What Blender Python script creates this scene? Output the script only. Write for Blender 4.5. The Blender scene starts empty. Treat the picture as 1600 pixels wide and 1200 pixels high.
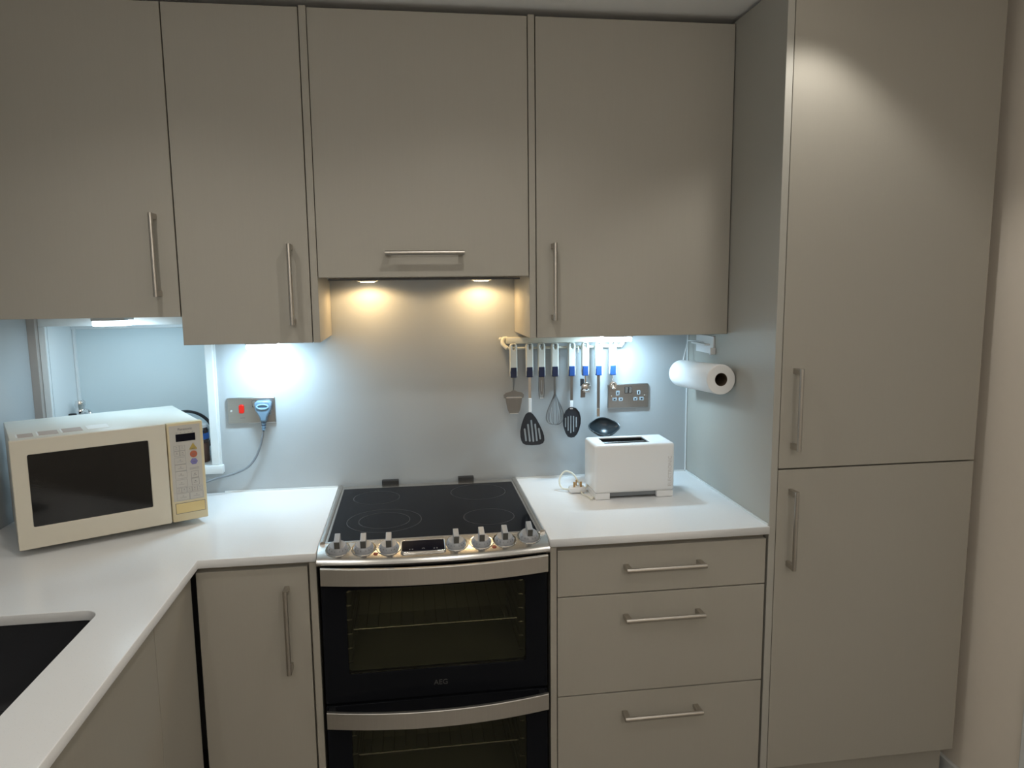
import bpy, bmesh, math
from mathutils import Vector, Matrix
PI = math.pi
R = math.radians
SC = bpy.context.scene
COL = SC.collection

# ------------------------------------------------------------------ camera
cam_d = bpy.data.cameras.new('camera')
cam = bpy.data.objects.new('camera', cam_d)
COL.objects.link(cam)
yaw, pit, rol = R(-7.9), R(7.6592), R(-0.6249)
fwd = Vector((-math.sin(yaw)*math.cos(pit), math.cos(yaw)*math.cos(pit), -math.sin(pit)))
r0 = fwd.cross(Vector((0, 0, 1))).normalized()
u0 = r0.cross(fwd)
rt = math.cos(rol)*r0 + math.sin(rol)*u0
up = -math.sin(rol)*r0 + math.cos(rol)*u0
M = Matrix((rt, up, -fwd)).transposed().to_4x4()
M.translation = Vector((0.2498, -2.4758, 1.5803))
cam.matrix_world = M
cam_d.sensor_width = 36
cam_d.lens = 36*1146.82/1600
cam_d.clip_start = 0.02
SC.camera = cam

# ------------------------------------------------------------------ light and exposure
SC.view_settings.view_transform = 'Standard'
SC.view_settings.look = 'None'
SC.view_settings.gamma = 1
SC.view_settings.exposure = -0.1
SC.view_settings.use_curve_mapping = False
W = bpy.data.worlds.new('world'); SC.world = W
W.use_nodes = True
W.node_tree.nodes['Background'].inputs[0].default_value = (0.8, 0.85, 1, 1)
W.node_tree.nodes['Background'].inputs[1].default_value = 0.02

DOWN_COL = (1.0, 0.955, 0.88)
LED_COL = (0.52, 0.80, 1.0)
HALO_COL = (1.0, 0.66, 0.30)
# (x, y, energy of the ceiling spots)
DOWNLIGHTS = [(-0.38, -0.93, 11), (0.42, -0.93, 11), (1.265, -0.82, 8.2),
              (-0.38, -2.0, 5), (0.55, -2.0, 4), (1.4, -2.0, 4)]  # this back row is unseen, added for general fill
FILL_GLOBES = [(-0.1, -3.05, 15), (1.1, -3.05, 13)]  # unseen globes added to lift the general brightness
LED_E = 3.0
HALO_E = 2.8

def light(name, kind, loc, energy, col, rot=None, **kw):
    d = bpy.data.lights.new(name, kind)
    d.energy = energy; d.color = col
    for k, v in kw.items(): setattr(d, k, v)
    o = bpy.data.objects.new(name, d); COL.objects.link(o)
    o.location = loc
    if rot: o.rotation_euler = rot
    return o

# ------------------------------------------------------------------ materials
def mat(name, col, rough=0.5, metal=0.0, spec=0.5, noise=0.0, nscale=(40, 40, 40), bump=0.0, emis=None, es=0, coat=0, trans=0, alpha=1, ior=1.45, aniso=0, speck=None):
    m = bpy.data.materials.new(name); m.use_nodes = True
    nt = m.node_tree; b = nt.nodes['Principled BSDF']
    b.inputs['Base Color'].default_value = (*col, 1)
    b.inputs['Roughness'].default_value = rough
    b.inputs['Metallic'].default_value = metal
    b.inputs['Specular IOR Level'].default_value = spec
    b.inputs['Coat Weight'].default_value = coat
    b.inputs['Coat Roughness'].default_value = 0.05
    b.inputs['Transmission Weight'].default_value = trans
    b.inputs['Alpha'].default_value = alpha
    b.inputs['IOR'].default_value = ior
    if emis:
        b.inputs['Emission Color'].default_value = (*emis, 1)
        b.inputs['Emission Strength'].default_value = es
    if noise or bump or speck:
        tc = nt.nodes.new('ShaderNodeTexCoord'); mp = nt.nodes.new('ShaderNodeMapping')
        mp.inputs['Scale'].default_value = nscale
        nz = nt.nodes.new('ShaderNodeTexNoise'); nz.inputs['Scale'].default_value = 1.0
        nz.inputs['Detail'].default_value = 3
        nt.links.new(tc.outputs['Object'], mp.inputs['Vector']); nt.links.new(mp.outputs[0], nz.inputs['Vector'])
        if noise:
            mx = nt.nodes.new('ShaderNodeMixRGB'); mx.blend_type = 'MIX'
            mx.inputs[1].default_value = (*[c*(1-noise) for c in col], 1)
            mx.inputs[2].default_value = (*[min(1, c*(1+noise)) for c in col], 1)
            nt.links.new(nz.outputs['Fac'], mx.inputs[0]); nt.links.new(mx.outputs[0], b.inputs['Base Color'])
        if speck:
            vo = nt.nodes.new('ShaderNodeTexVoronoi'); vo.inputs['Scale'].default_value = 220
            nt.links.new(tc.outputs['Object'], vo.inputs['Vector'])
            rp = nt.nodes.new('ShaderNodeValToRGB')
            rp.color_ramp.elements[0].position = 0.10; rp.color_ramp.elements[1].position = 0.16
            rp.color_ramp.elements[0].color = (*speck, 1); rp.color_ramp.elements[1].color = (*col, 1)
            nt.links.new(vo.outputs['Distance'], rp.inputs[0]); nt.links.new(rp.outputs[0], b.inputs['Base Color'])
        if bump:
            bp = nt.nodes.new('ShaderNodeBump'); bp.inputs['Strength'].default_value = bump
            bp.inputs['Distance'].default_value = 0.001
            nt.links.new(nz.outputs['Fac'], bp.inputs['Height']); nt.links.new(bp.outputs[0], b.inputs['Normal'])
    return m

def tint_glass(name, tint, ior=1.5, rough=0.02):
    m = bpy.data.materials.new(name); m.use_nodes = True
    nt = m.node_tree; nt.nodes.clear()
    o = nt.nodes.new('ShaderNodeOutputMaterial'); t = nt.nodes.new('ShaderNodeBsdfTransparent')
    g = nt.nodes.new('ShaderNodeBsdfGlossy'); mx = nt.nodes.new('ShaderNodeMixShader'); fr = nt.nodes.new('ShaderNodeFresnel')
    fr.inputs['IOR'].default_value = ior
    t.inputs['Color'].default_value = (*tint, 1); g.inputs['Roughness'].default_value = rough
    nt.links.new(fr.outputs[0], mx.inputs[0]); nt.links.new(t.outputs[0], mx.inputs[1]); nt.links.new(g.outputs[0], mx.inputs[2])
    nt.links.new(mx.outputs[0], o.inputs[0])
    return m

DOOR = mat('cashmere_laminate', (0.392, 0.370, 0.322), 0.42, spec=0.4, noise=0.025, nscale=(420, 420, 9), bump=0.08)
END = mat('cashmere_end_panel', (0.42, 0.408, 0.368), 0.45, spec=0.4, bump=0.05, nscale=(420, 420, 9))
CARC = mat('carcass_board', (0.40, 0.37, 0.31), 0.6)
DARKGAP = mat('painted_gap_shade', (0.05, 0.045, 0.04), 0.8)  # dark tone stands in for the shade above the wall cabinets
WALL = mat('gloss_white_splashback', (0.43, 0.45, 0.46), 0.28, spec=0.35)
PLASTER = mat('painted_plaster', (0.80, 0.73, 0.64), 0.8, noise=0.02, nscale=(30, 30, 30), bump=0.05)
CEIL = mat('ceiling_paint', (0.86, 0.86, 0.85), 0.9)
WHITE = mat('white_gloss_paint', (0.72, 0.74, 0.74), 0.35)
QUARTZ = mat('white_quartz', (0.80, 0.81, 0.82), 0.22, spec=0.45, speck=(0.70, 0.71, 0.72))
FLOORM = mat('grey_floor_tile', (0.32, 0.30, 0.27), 0.5, noise=0.1, nscale=(4, 4, 4))
NICKEL = mat('brushed_nickel', (0.50, 0.47, 0.43), 0.36, 1.0, noise=0.08, nscale=(300, 300, 300))
STEEL = mat('brushed_steel', (0.62, 0.60, 0.57), 0.27, 1.0, noise=0.05, nscale=(4, 500, 500), bump=0.03)
STEELD = mat('satin_steel', (0.55, 0.53, 0.50), 0.42, 1.0, noise=0.06, nscale=(500, 4, 4))
UST = mat('utensil_steel', (0.30, 0.30, 0.30), 0.3, 1.0, noise=0.06, nscale=(300, 300, 20))
CHROME = mat('polished_chrome', (0.78, 0.78, 0.78), 0.07, 1.0)
PLATE = mat('brushed_socket_plate', (0.40, 0.38, 0.36), 0.34, 1.0, noise=0.08, nscale=(4, 400, 600))
BGLASS = mat('black_ceramic_glass', (0.010, 0.011, 0.014), 0.07, spec=0.3, ior=1.14)
BENAMEL = mat('black_enamel', (0.006, 0.006, 0.006), 0.3)
CAVITY = mat('oven_enamel', (0.50, 0.50, 0.42), 0.35)
TINT = tint_glass('smoked_oven_glass', (0.62, 0.62, 0.55), ior=1.3)
RING = mat('hob_ring_print', (0.034, 0.034, 0.038), 0.3)
KNOB = mat('silver_knob', (0.33, 0.345, 0.37), 0.38, 0.1)
KNOBD = mat('knob_front', (0.09, 0.09, 0.085), 0.45)
RED = mat('red_plastic_glow', (0.50, 0.010, 0.004), 0.3, emis=(1, 0.02, 0.005), es=0.12)  # faint emission put into the plastic to lift its red
REDD = mat('dark_red_mark', (0.18, 0.015, 0.012), 0.4)
BLACK = mat('black_plastic', (0.012, 0.013, 0.015), 0.4)
DISP = mat('display_glass', (0.006, 0.006, 0.012), 0.08, ior=1.2)
CREAM = mat('cream_plastic', (0.66, 0.62, 0.52), 0.38)
CREAMB = mat('cream_steel_case', (0.68, 0.67, 0.61), 0.34)
YELL = mat('yellowed_cream_plastic', (0.66, 0.57, 0.37), 0.4)
YELL2 = mat('yellow_release_button', (0.68, 0.54, 0.26), 0.4)
MWGREY = mat('keypad_film', (0.52, 0.50, 0.46), 0.4)
MWWIN = mat('microwave_window', (0.010, 0.010, 0.010), 0.10)
INK = mat('grey_ink', (0.16, 0.16, 0.17), 0.6)
INKL = mat('pale_ink', (0.30, 0.30, 0.30), 0.6)
KHAKI = mat('yellow_key', (0.42, 0.31, 0.08), 0.5)
SALMON = mat('red_key', (0.45, 0.13, 0.07), 0.5)
LILAC = mat('blue_key', (0.20, 0.19, 0.42), 0.5)
WPLAS = mat('white_plastic', (0.80, 0.81, 0.82), 0.25)
WPLAS2 = mat('ivory_plastic', (0.72, 0.71, 0.62), 0.3)
HPLAS = mat('white_utensil_plastic', (0.66, 0.67, 0.62), 0.25)
NAVY = mat('navy_collar', (0.012, 0.018, 0.050), 0.35)
BLUE = mat('blue_collar', (0.016, 0.055, 0.19), 0.35)
NYLON = mat('black_nylon', (0.020, 0.022, 0.028), 0.4)
BRASS = mat('brass_pin', (0.45, 0.30, 0.14), 0.3, 1.0)
PAPER = mat('kitchen_paper', (0.80, 0.80, 0.80), 0.9, bump=0.3, nscale=(160, 160, 160))
CARDB = mat('cardboard_core', (0.10, 0.07, 0.045), 0.9)
SINKM = mat('dark_composite', (0.030, 0.031, 0.035), 0.35, noise=0.2, nscale=(400, 400, 400))
PLUGB = mat('blue_grey_plastic', (0.15, 0.23, 0.31), 0.35)
CORDG = mat('grey_cord', (0.20, 0.22, 0.24), 0.5)
LEDEM = mat('led_diffuser', (0.9, 0.9, 0.9), 0.5, emis=(0.80, 0.93, 1.0), es=14)
HALOEM = mat('warm_lamp_glass', (0.9, 0.9, 0.9), 0.5, emis=(1.0, 0.80, 0.52), es=14)
DOWNEM = mat('downlight_glass', (0.9, 0.9, 0.9), 0.5, emis=(1.0, 0.9, 0.75), es=12)
GLOBEM = mat('fill_globe_glass', (0.9, 0.9, 0.9), 0.3, emis=(1.0, 0.93, 0.82), es=4)  # glow of the added fill globes
GREYM = mat('grey_aluminium', (0.45, 0.46, 0.47), 0.4, 0.6)
CLEAR = tint_glass('clear_plastic', (0.85, 0.88, 0.9))
BROWN = mat('brown_contents', (0.40, 0.20, 0.13), 0.7)
LBLUE = mat('blue_label', (0.04, 0.14, 0.45), 0.5)
STICK = mat('paper_sticker', (0.80, 0.80, 0.78), 0.6)
STICKB = mat('brown_sticker', (0.46, 0.38, 0.33), 0.6)
RECESSB = mat('pale_blue_board', (0.60, 0.68, 0.70), 0.5)

# ------------------------------------------------------------------ helpers
def link(name, me, m, parent=None):
    o = bpy.data.objects.new(name, me); COL.objects.link(o)
    if m and not me.materials: me.materials.append(m)
    if parent: o.parent = parent
    return o
def fin(name, bm, m, parent=None, smooth=False):
    me = bpy.data.meshes.new(name)
    bmesh.ops.recalc_face_normals(bm, faces=bm.faces)
    bm.to_mesh(me); bm.free()
    if smooth:
        for p in me.polygons: p.use_smooth = True
        try: me.set_sharp_from_angle(angle=R(38))
        except Exception: pass
    return link(name, me, m, parent)
def tag(o, label=None, cat=None, group=None, kind=None):
    if label: o['label'] = label
    if cat: o['category'] = cat
    if group: o['group'] = group
    if kind: o['kind'] = kind
    return o
def thing(name, label, cat, loc=(0, 0, 0), rz=0, group=None):
    o = bpy.data.objects.new(name, None); COL.objects.link(o)
    o.empty_display_size = 0.05
    o.location = loc; o.rotation_euler = (0, 0, rz)
    return tag(o, label, cat, group)
def struct(o): o['kind'] = 'structure'; return o
def add_box(bm, lo, hi, bev=0.0, seg=2):
    lo = Vector(lo); hi = Vector(hi)
    g = bmesh.ops.create_cube(bm, size=1)
    vs = g['verts']
    for v in vs:
        v.co = Vector(((lo[i]+hi[i])/2 + v.co[i]*(hi[i]-lo[i]) for i in range(3)))
    if bev:
        es = list({e for v in vs for e in v.link_edges})
        bmesh.ops.bevel(bm, geom=es, offset=bev, segments=seg, affect='EDGES', profile=0.5)
def off(p, o):
    return tuple(p[i]-o[i] for i in range(3))
def box(name, lo, hi, m, parent=None, bev=0.0, seg=2, o=(0, 0, 0)):
    bm = bmesh.new(); add_box(bm, off(lo, o), off(hi, o), bev, seg)
    return fin(name, bm, m, parent, smooth=bev > 0.0025)
def add_tube(bm, pts, rad, n=10, caps=True):
    pts = [Vector(p) for p in pts]
    rads = rad if isinstance(rad, (list, tuple)) else [rad]*len(pts)
    rings = []
    t0 = (pts[1]-pts[0]).normalized()
    a = Vector((0, 0, 1)) if abs(t0.z) < 0.9 else Vector((1, 0, 0))
    nrm = t0.cross(a).normalized()
    for i, p in enumerate(pts):
        t = (pts[min(i+1, len(pts)-1)]-pts[max(i-1, 0)]).normalized()
        nrm = (nrm - t*nrm.dot(t)).normalized()
        b = t.cross(nrm)
        rings.append([bm.verts.new(p+(nrm*math.cos(2*PI*k/n)+b*math.sin(2*PI*k/n))*rads[i]) for k in range(n)])
    for r1, r2 in zip(rings, rings[1:]):
        for k in range(n): bm.faces.new((r1[k], r1[(k+1) % n], r2[(k+1) % n], r2[k]))
    if caps:
        bm.faces.new(rings[0][::-1]); bm.faces.new(rings[-1])
def tube(name, pts, rad, m, parent=None, n=10):
    bm = bmesh.new(); add_tube(bm, pts, rad, n)
    return fin(name, bm, m, parent, smooth=True)
def smooth_path(pts, sub=8):
    P = [Vector(p) for p in pts]; out = []
    for i in range(len(P)-1):
        p0 = P[max(i-1, 0)]; p1 = P[i]; p2 = P[i+1]; p3 = P[min(i+2, len(P)-1)]
        for k in range(sub):
            t = k/sub
            out.append(0.5*((2*p1)+(p2-p0)*t+(2*p0-5*p1+4*p2-p3)*t*t+(3*p1-p0-3*p2+p3)*t**3))
    out.append(P[-1]); return out
def add_lathe(bm, prof, M=Matrix(), n=32):
    rings = []
    for r, z in prof:
        if r < 1e-6: rings.append([bm.verts.new(M @ Vector((0, 0, z)))])
        else: rings.append([bm.verts.new(M @ Vector((r*math.cos(2*PI*k/n), r*math.sin(2*PI*k/n), z))) for k in range(n)])
    for a, b in zip(rings, rings[1:]):
        for k in range(n):
            k2 = (k+1) % n
            if len(a) == 1 and len(b) == 1: continue
            if len(a) == 1: bm.faces.new((a[0], b[k2], b[k]))
            elif len(b) == 1: bm.faces.new((a[k], a[k2], b[0]))
            else: bm.faces.new((a[k], a[k2], b[k2], b[k]))
def lathe(name, prof, m, parent=None, M=Matrix(), n=32):
    bm = bmesh.new(); add_lathe(bm, prof, M, n)
    return fin(name, bm, m, parent, smooth=True)
def rrect(x0, y0, x1, y1, r, n=6):
    out = []
    for cx, cy, a in ((x1-r, y1-r, 0), (x0+r, y1-r, 90), (x0+r, y0+r, 180), (x1-r, y0+r, 270)):
        for k in range(n+1):
            t = R(a+90*k/n); out.append((cx+r*math.cos(t), cy+r*math.sin(t)))
    return out
FRONT = Matrix.Rotation(R(90), 4, 'X')     # local xy plane -> world xz, extrusion -> -y
def plate(name, outlines, th, m, parent=None, M=Matrix(), bev=0.0):
    """flat plate from closed outlines (first = outside, others = holes), lying z=0..th before M"""
    cu = bpy.data.curves.new('tmp', 'CURVE'); cu.dimensions = '2D'; cu.fill_mode = 'BOTH'
    cu.extrude = max(th/2-bev, 1e-5); cu.bevel_depth = bev; cu.bevel_resolution = 1; cu.offset = -bev
    for ol in outlines:
        s = cu.splines.new('POLY'); s.points.add(len(ol)-1); s.use_cyclic_u = True
        for p, q in zip(s.points, ol): p.co = (q[0], q[1], 0, 1)
    ob = bpy.data.objects.new('tmp', cu); COL.objects.link(ob)
    dg = bpy.context.evaluated_depsgraph_get(); dg.update()
    me = bpy.data.meshes.new_from_object(ob.evaluated_get(dg))
    bpy.data.objects.remove(ob); bpy.data.curves.remove(cu)
    me.name = name
    me.transform(M @ Matrix.Translation((0, 0, th/2)))
    me.materials.clear()
    return link(name, me, m, parent)
def text(name, s, size, m, parent, M, ext=0.0003, align='CENTER', sx=1.0):
    cu = bpy.data.curves.new('tmp', 'FONT'); cu.body = s; cu.size = size; cu.extrude = ext
    cu.align_x = align; cu.align_y = 'CENTER'
    ob = bpy.data.objects.new('tmp', cu); COL.objects.link(ob)
    dg = bpy.context.evaluated_depsgraph_get(); dg.update()
    me = bpy.data.meshes.new_from_object(ob.evaluated_get(dg))
    bpy.data.objects.remove(ob); bpy.data.curves.remove(cu)
    me.name = name; me.transform(M @ Matrix.Diagonal((sx, 1, 1, 1))); me.materials.clear()
    return link(name, me, m, parent)
def cut(o, cutters):
    """subtract cutter boxes (lo,hi,bev) given in o's local space"""
    for lo, hi, bv in cutters:
        bm = bmesh.new(); add_box(bm, lo, hi, bv)
        me = bpy.data.meshes.new('c'); bm.to_mesh(me); bm.free()
        c = bpy.data.objects.new('c', me); COL.objects.link(c)
        tmp = bpy.data.objects.new('t', o.data); COL.objects.link(tmp)
        md = tmp.modifiers.new('b', 'BOOLEAN'); md.object = c; md.operation = 'DIFFERENCE'; md.solver = 'EXACT'
        dg = bpy.context.evaluated_depsgraph_get(); dg.update()
        new = bpy.data.meshes.new_from_object(tmp.evaluated_get(dg))
        bpy.data.objects.remove(tmp); bpy.data.objects.remove(c)
        old = o.data; o.data = new; new.name = old.name
        bpy.data.meshes.remove(old)

# ================================================================== SETTING
XL, XR = -0.917, 1.882
CZ = 2.352
struct(box('floor', (XL, -3.8, -0.05), (XR+0.3, 0.0, 0), FLOORM))
struct(box('ceiling', (XL-0.1, -3.8, CZ), (XR+0.3, 0.25, CZ+0.06), CEIL))
# back wall with the window recess cut through it
HX0, HX1, HZ0, HZ1 = -0.872, -0.404, 1.006, 1.468
bm = bmesh.new()
add_box(bm, (XL-0.1, 0, 0), (HX0, 0.25, CZ))
add_box(bm, (HX1, 0, 0), (XR+0.1, 0.25, CZ))
add_box(bm, (HX0, 0, 0), (HX1, 0.25, HZ0-0.003))
add_box(bm, (HX0, 0, HZ1), (HX1, 0.25, CZ))
struct(fin('wall_back', bm, WALL))
struct(box('wall_left', (XL-0.1, -3.8, 0), (XL, 0, CZ), WALL))
struct(box('wall_right', (XR, -3.8, 0), (XR+0.1, 0, CZ), PLASTER))
struct(box('wall_behind', (XL-0.1, -3.9, 0), (XR+0.1, -3.8, CZ), PLASTER))
# the window recess behind the microwave
win = bpy.data.objects.new('window_1', None); COL.objects.link(win); win.location = (-0.65, 0, HZ0); struct(win)
wo = (-0.65, 0, HZ0)
box('board', (HX0, 0.18, HZ0), (HX1, 0.195, HZ1), RECESSB, win, o=wo)
bm = bmesh.new()
add_box(bm, off((HX0+0.0005, 0.166, HZ0), wo), off((HX0+0.008, 0.18, HZ1), wo), 0.001)
add_box(bm, off((HX1-0.020, 0.158, HZ0), wo), off((HX1-0.0005, 0.18, HZ1), wo), 0.002)
add_box(bm, off((HX0, 0.158, HZ1-0.018), wo), off((HX1, 0.18, HZ1-0.0005), wo), 0.002)
fin('inner_frame', bm, WHITE, win)
bm = bmesh.new()
add_box(bm, off((-0.8925, -0.014, HZ0), wo), off((HX0, 0.0, HZ1), wo), 0.002)
add_box(bm, off((HX1, -0.014, HZ0), wo), off((-0.3795, 0.0, HZ1), wo), 0.002)
add_box(bm, off((-0.8925, -0.014, HZ1), wo), off((-0.3795, 0.0, 1.502), wo), 0.002)
fin('architrave', bm, WHITE, win)
bm = bmesh.new()
add_box(bm, off((HX0, 0.0002, HZ0), wo), off((HX0+0.0004, 0.1655, HZ1), wo)); add_box(bm, off((HX1-0.0004, 0.0002, HZ0), wo), off((HX1, 0.157, HZ1), wo))
add_box(bm, off((HX0+0.0005, 0.0002, HZ1-0.0005), wo), off((HX1-0.0005, 0.157, HZ1), wo))
fin('reveal_lining', bm, WHITE, win)
box('edge_bead', (-0.3795, -0.008, 0.99), (-0.3735, 0, 1.502), WHITE, win, o=wo)
box('sill', (-0.8925, -0.022, 0.978), (-0.368, 0.18, HZ0), WHITE, win, bev=0.003, o=wo)
# trims
struct(box('trim_1', (XL, -0.030, 0.912), (-0.8932, -0.0002, 1.50), mat('taupe_boxing', (0.40, 0.36, 0.33), 0.6), bev=0.001))
struct(box('trim_2', (1.2175, -0.005, 0.912), (1.2225, 0, 1.424), WHITE, bev=0.001))
struct(box('baseboard_right', (XR-0.016, -0.825, 0), (XR, -0.52, 0.10), WHITE, bev=0.004))
d1 = bpy.data.objects.new('door_1', None); COL.objects.link(d1); d1.location = (XR, -1.3, 0); struct(d1)
do = (XR, -1.3, 0)
bm = bmesh.new()
add_box(bm, off((XR-0.012, -0.915, 0), do), off((XR, -0.826, 2.04), do), 0.004)
add_box(bm, off((XR-0.012, -1.795, 0), do), off((XR, -1.72, 2.04), do), 0.004)
add_box(bm, off((XR-0.012, -1.72, 1.965), do), off((XR, -0.915, 2.04), do), 0.004)
fin('door_frame', bm, WHITE, d1)
box('door_leaf', (XR-0.006, -1.718, 0.005), (XR, -0.917, 1.963), WHITE, d1, o=do)

# ================================================================== handles
def handle(parent, c, axis, front, o, length=0.224, out=0.036):
    """bar handle; c = (coordinate across) centre point, axis 'x' or 'z', front='y' (faces -y)"""
    bm = bmesh.new(); L = length/2
    c = Vector(off(c, o)); ax = Vector((1, 0, 0)) if axis == 'x' else Vector((0, 0, 1))
    n = Vector(front)
    bar = c+n*out
    add_tube(bm, [bar-ax*L, bar+ax*L], 0.0062, 16)
    side = ax.cross(n)
    for s in (-1, 1):
        p = c+ax*s*(L-0.0085)
        a = p-ax*0.0075-side*0.0058; b = p+ax*0.0075+side*0.0058+n*out
        add_box(bm, [min(a[i], b[i]) for i in range(3)], [max(a[i], b[i]) for i in range(3)], 0.0008, 1)
    return fin('handle', bm, NICKEL, parent, smooth=True)

YW = -0.3226      # front of the wall cabinets
YT = -0.624       # front of the base doors and the tall cabinet
DT = 0.019
def panel(name, lo, hi, m, parent, o, bev=0.0008):
    return box(name, lo, hi, m, parent, bev=bev, seg=1, o=o)

# ---------------- wall cabinets
def wall_cab(label, x0, x1, zb, hx, hz, end=None):
    o = ((x0+x1)/2, 0, zb)
    t = thing('wall_cabinet', label, 'cabinet', o)
    panel('carcass', (x0+0.0005, YW+DT+0.002, zb), (x1-0.0005, -0.001, 2.330), CARC, t, o)
    d = panel('door', (x0+0.0012, YW, zb), (x1-0.0012, YW+DT, 2.330), DOOR, t, o)
    handle(d, (hx, YW, hz), 'z', (0, -1, 0), o)
    return t
wall_cab('wide wall cabinet above the window recess, shortest, at the far left', XL+0.0005, -0.3775, 1.5033, -0.4275, 1.6715)
wall_cab('narrow wall cabinet between the corner cabinet and the cooker hood', -0.3765, -0.0240, 1.4241, -0.0735, 1.5885)
wall_cab('wall cabinet above the utensil rail and the toaster', 0.6245, 1.2215, 1.4241, 0.6745, 1.589)
# hood cabinet with its two long side panels
ho = (0.3, 0, 1.6074)
hc = thing('hood_cabinet', 'lift-up wall cabinet over the cooker with a horizontal handle', 'cabinet', ho)
panel('side_panel', (-0.0225, YW-0.001, 1.4241), (-0.0030, -0.001, 2.334), DOOR, hc, ho)
panel('side_panel', (0.6040, YW-0.001, 1.4241), (0.6228, -0.001, 2.334), DOOR, hc, ho)
panel('carcass', (-0.0025, YW+DT+0.002, 1.660), (0.6035, -0.001, 2.330), CARC, hc, ho)
d = panel('door', (-0.0010, YW, 1.6074), (0.6015, YW+DT, 2.330), DOOR, hc, ho)
handle(d, (0.2995, YW, 1.6745), 'x', (0, -1, 0), ho)
# recessed strip above the cabinets, coloured dark for the shade in the ceiling gap
box('gap_shade_strip', (XL, YW+0.120, 2.3345), (1.2215, YW+0.130, CZ-0.0005), DARKGAP)
tag(bpy.data.objects['gap_shade_strip'], 'recessed strip coloured dark as shade between the wall cabinets and the ceiling', 'filler strip')

# ---------------- extractor hood
eo = (0.3, -0.15, 1.60)
eh = thing('cooker_hood', 'built-in extractor hood with two warm lamps under the middle cabinet', 'hood', eo)
box('hood_body', (0.020, -0.298, 1.604), (0.582, -0.010, 1.658), STEELD, eh, bev=0.002, o=eo)
box('front_lip', (0.024, -0.303, 1.5985), (0.578, -0.286, 1.6035), BLACK, eh, o=eo)
box('grease_filter', (0.06, -0.27, 1.600), (0.54, -0.13, 1.604), STEELD, eh, o=eo)
for x in (0.122, 0.486):
    l = lathe('lamp', [(0.036, 0.0), (0.036, -0.005), (0.031, -0.0075), (0.029, -0.006)], CHROME, eh, Matrix.Translation(off((x, -0.072, 1.604), eo)), 32)
    lathe('lamp_glass', [(0.0, -0.010), (0.020, -0.0095), (0.0285, -0.006)], HALOEM, l, Matrix.Translation(off((x, -0.072, 1.604), eo)), 32)
    light('hood_lamp_light', 'SPOT', (x, -0.072, 1.590), HALO_E, HALO_COL, (0, 0, 0), spot_size=R(174), spot_blend=0.35, shadow_soft_size=0.02)

# ---------------- under-cabinet LED lights
def led(x, ztop, label, e=1.0):
    t = thing('cabinet_light', label, 'lamp', (x, -0.125, ztop), 0, 'cool white LED lights under the wall cabinets')
    box('housing', (-0.047, -0.035, -0.0145), (0.047, 0.045, -0.0002), GREYM, t, bev=0.002)
    box('lens', (-0.045, -0.033, -0.0300), (0.045, 0.043, -0.0147), LEDEM, t, bev=0.004)
    l = light('cabinet_led', 'AREA', (x, -0.115, ztop-0.033), LED_E*e, LED_COL, (R(18), 0, 0), shape='RECTANGLE', size=0.08, size_y=0.05)
led(-0.632, 1.5031, 'flat LED light under the left wall cabinet over the window recess', 0.42)
led(-0.200, 1.4239, 'flat LED light glowing under the narrow wall cabinet over the red-switched socket')
led(0.925, 1.4239, 'flat LED light under the right wall cabinet shining on the utensil rail')

# ---------------- ceiling downlights
DL_LABELS = ['recessed ceiling spotlight in front of the narrow wall cabinet', 'recessed ceiling spotlight in front of the hood cabinet',
             'recessed ceiling spotlight close in front of the larder door', 'added fill spotlight in the ceiling further back above the sink side',
             'added fill spotlight in the ceiling further back in the middle of the room', 'added fill spotlight in the ceiling further back by the right wall']
for i, (x, y, e) in enumerate(DOWNLIGHTS):
    t = thing('ceiling_downlight', 'round recessed spotlight in the white ceiling', 'lamp', (x, y, CZ), 0, 'recessed ceiling spotlights')
    lathe('bezel', [(0.0, -0.001), (0.030, -0.001), (0.032, -0.004), (0.042, -0.003), (0.043, 0.0)], WHITE, t)
    lathe('lamp_glass', [(0.0, -0.004), (0.024, -0.0035), (0.026, -0.001)], DOWNEM, t)
    t['label'] = DL_LABELS[i]
    light('downlight', 'SPOT', (x, y, CZ-0.02), e, DOWN_COL, (0, 0, 0), spot_size=R((135, 135, 108, 140, 140, 140)[i]), spot_blend=(0.9, 0.9, 0.45, 0.9, 0.9, 0.9)[i], shadow_soft_size=0.028)
for (x, y, e), lb_ in zip(FILL_GLOBES, ('unseen fill globe added at the back of the room on the sink side', 'unseen fill globe added at the back of the room on the larder side')):  # added fill lamps, out of view
    t = thing('fill_globe', lb_, 'lamp', (x, y, CZ), 0, 'unseen fill globes added at the back of the room')
    lathe('fill_globe_mount', [(0.0, 0.0), (0.06, 0.0), (0.055, -0.025), (0.0, -0.026)], WHITE, t)
    l = lathe('globe', [(0.0, -0.245)]+[(0.11*math.sin(R(a)), -0.135-0.11*math.cos(R(a))) for a in range(10, 171, 10)]+[(0.0, -0.025)], GLOBEM, t)
    light('fill_globe_light', 'POINT', (x, y, CZ-0.28), e, DOWN_COL, shadow_soft_size=0.10)
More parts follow.
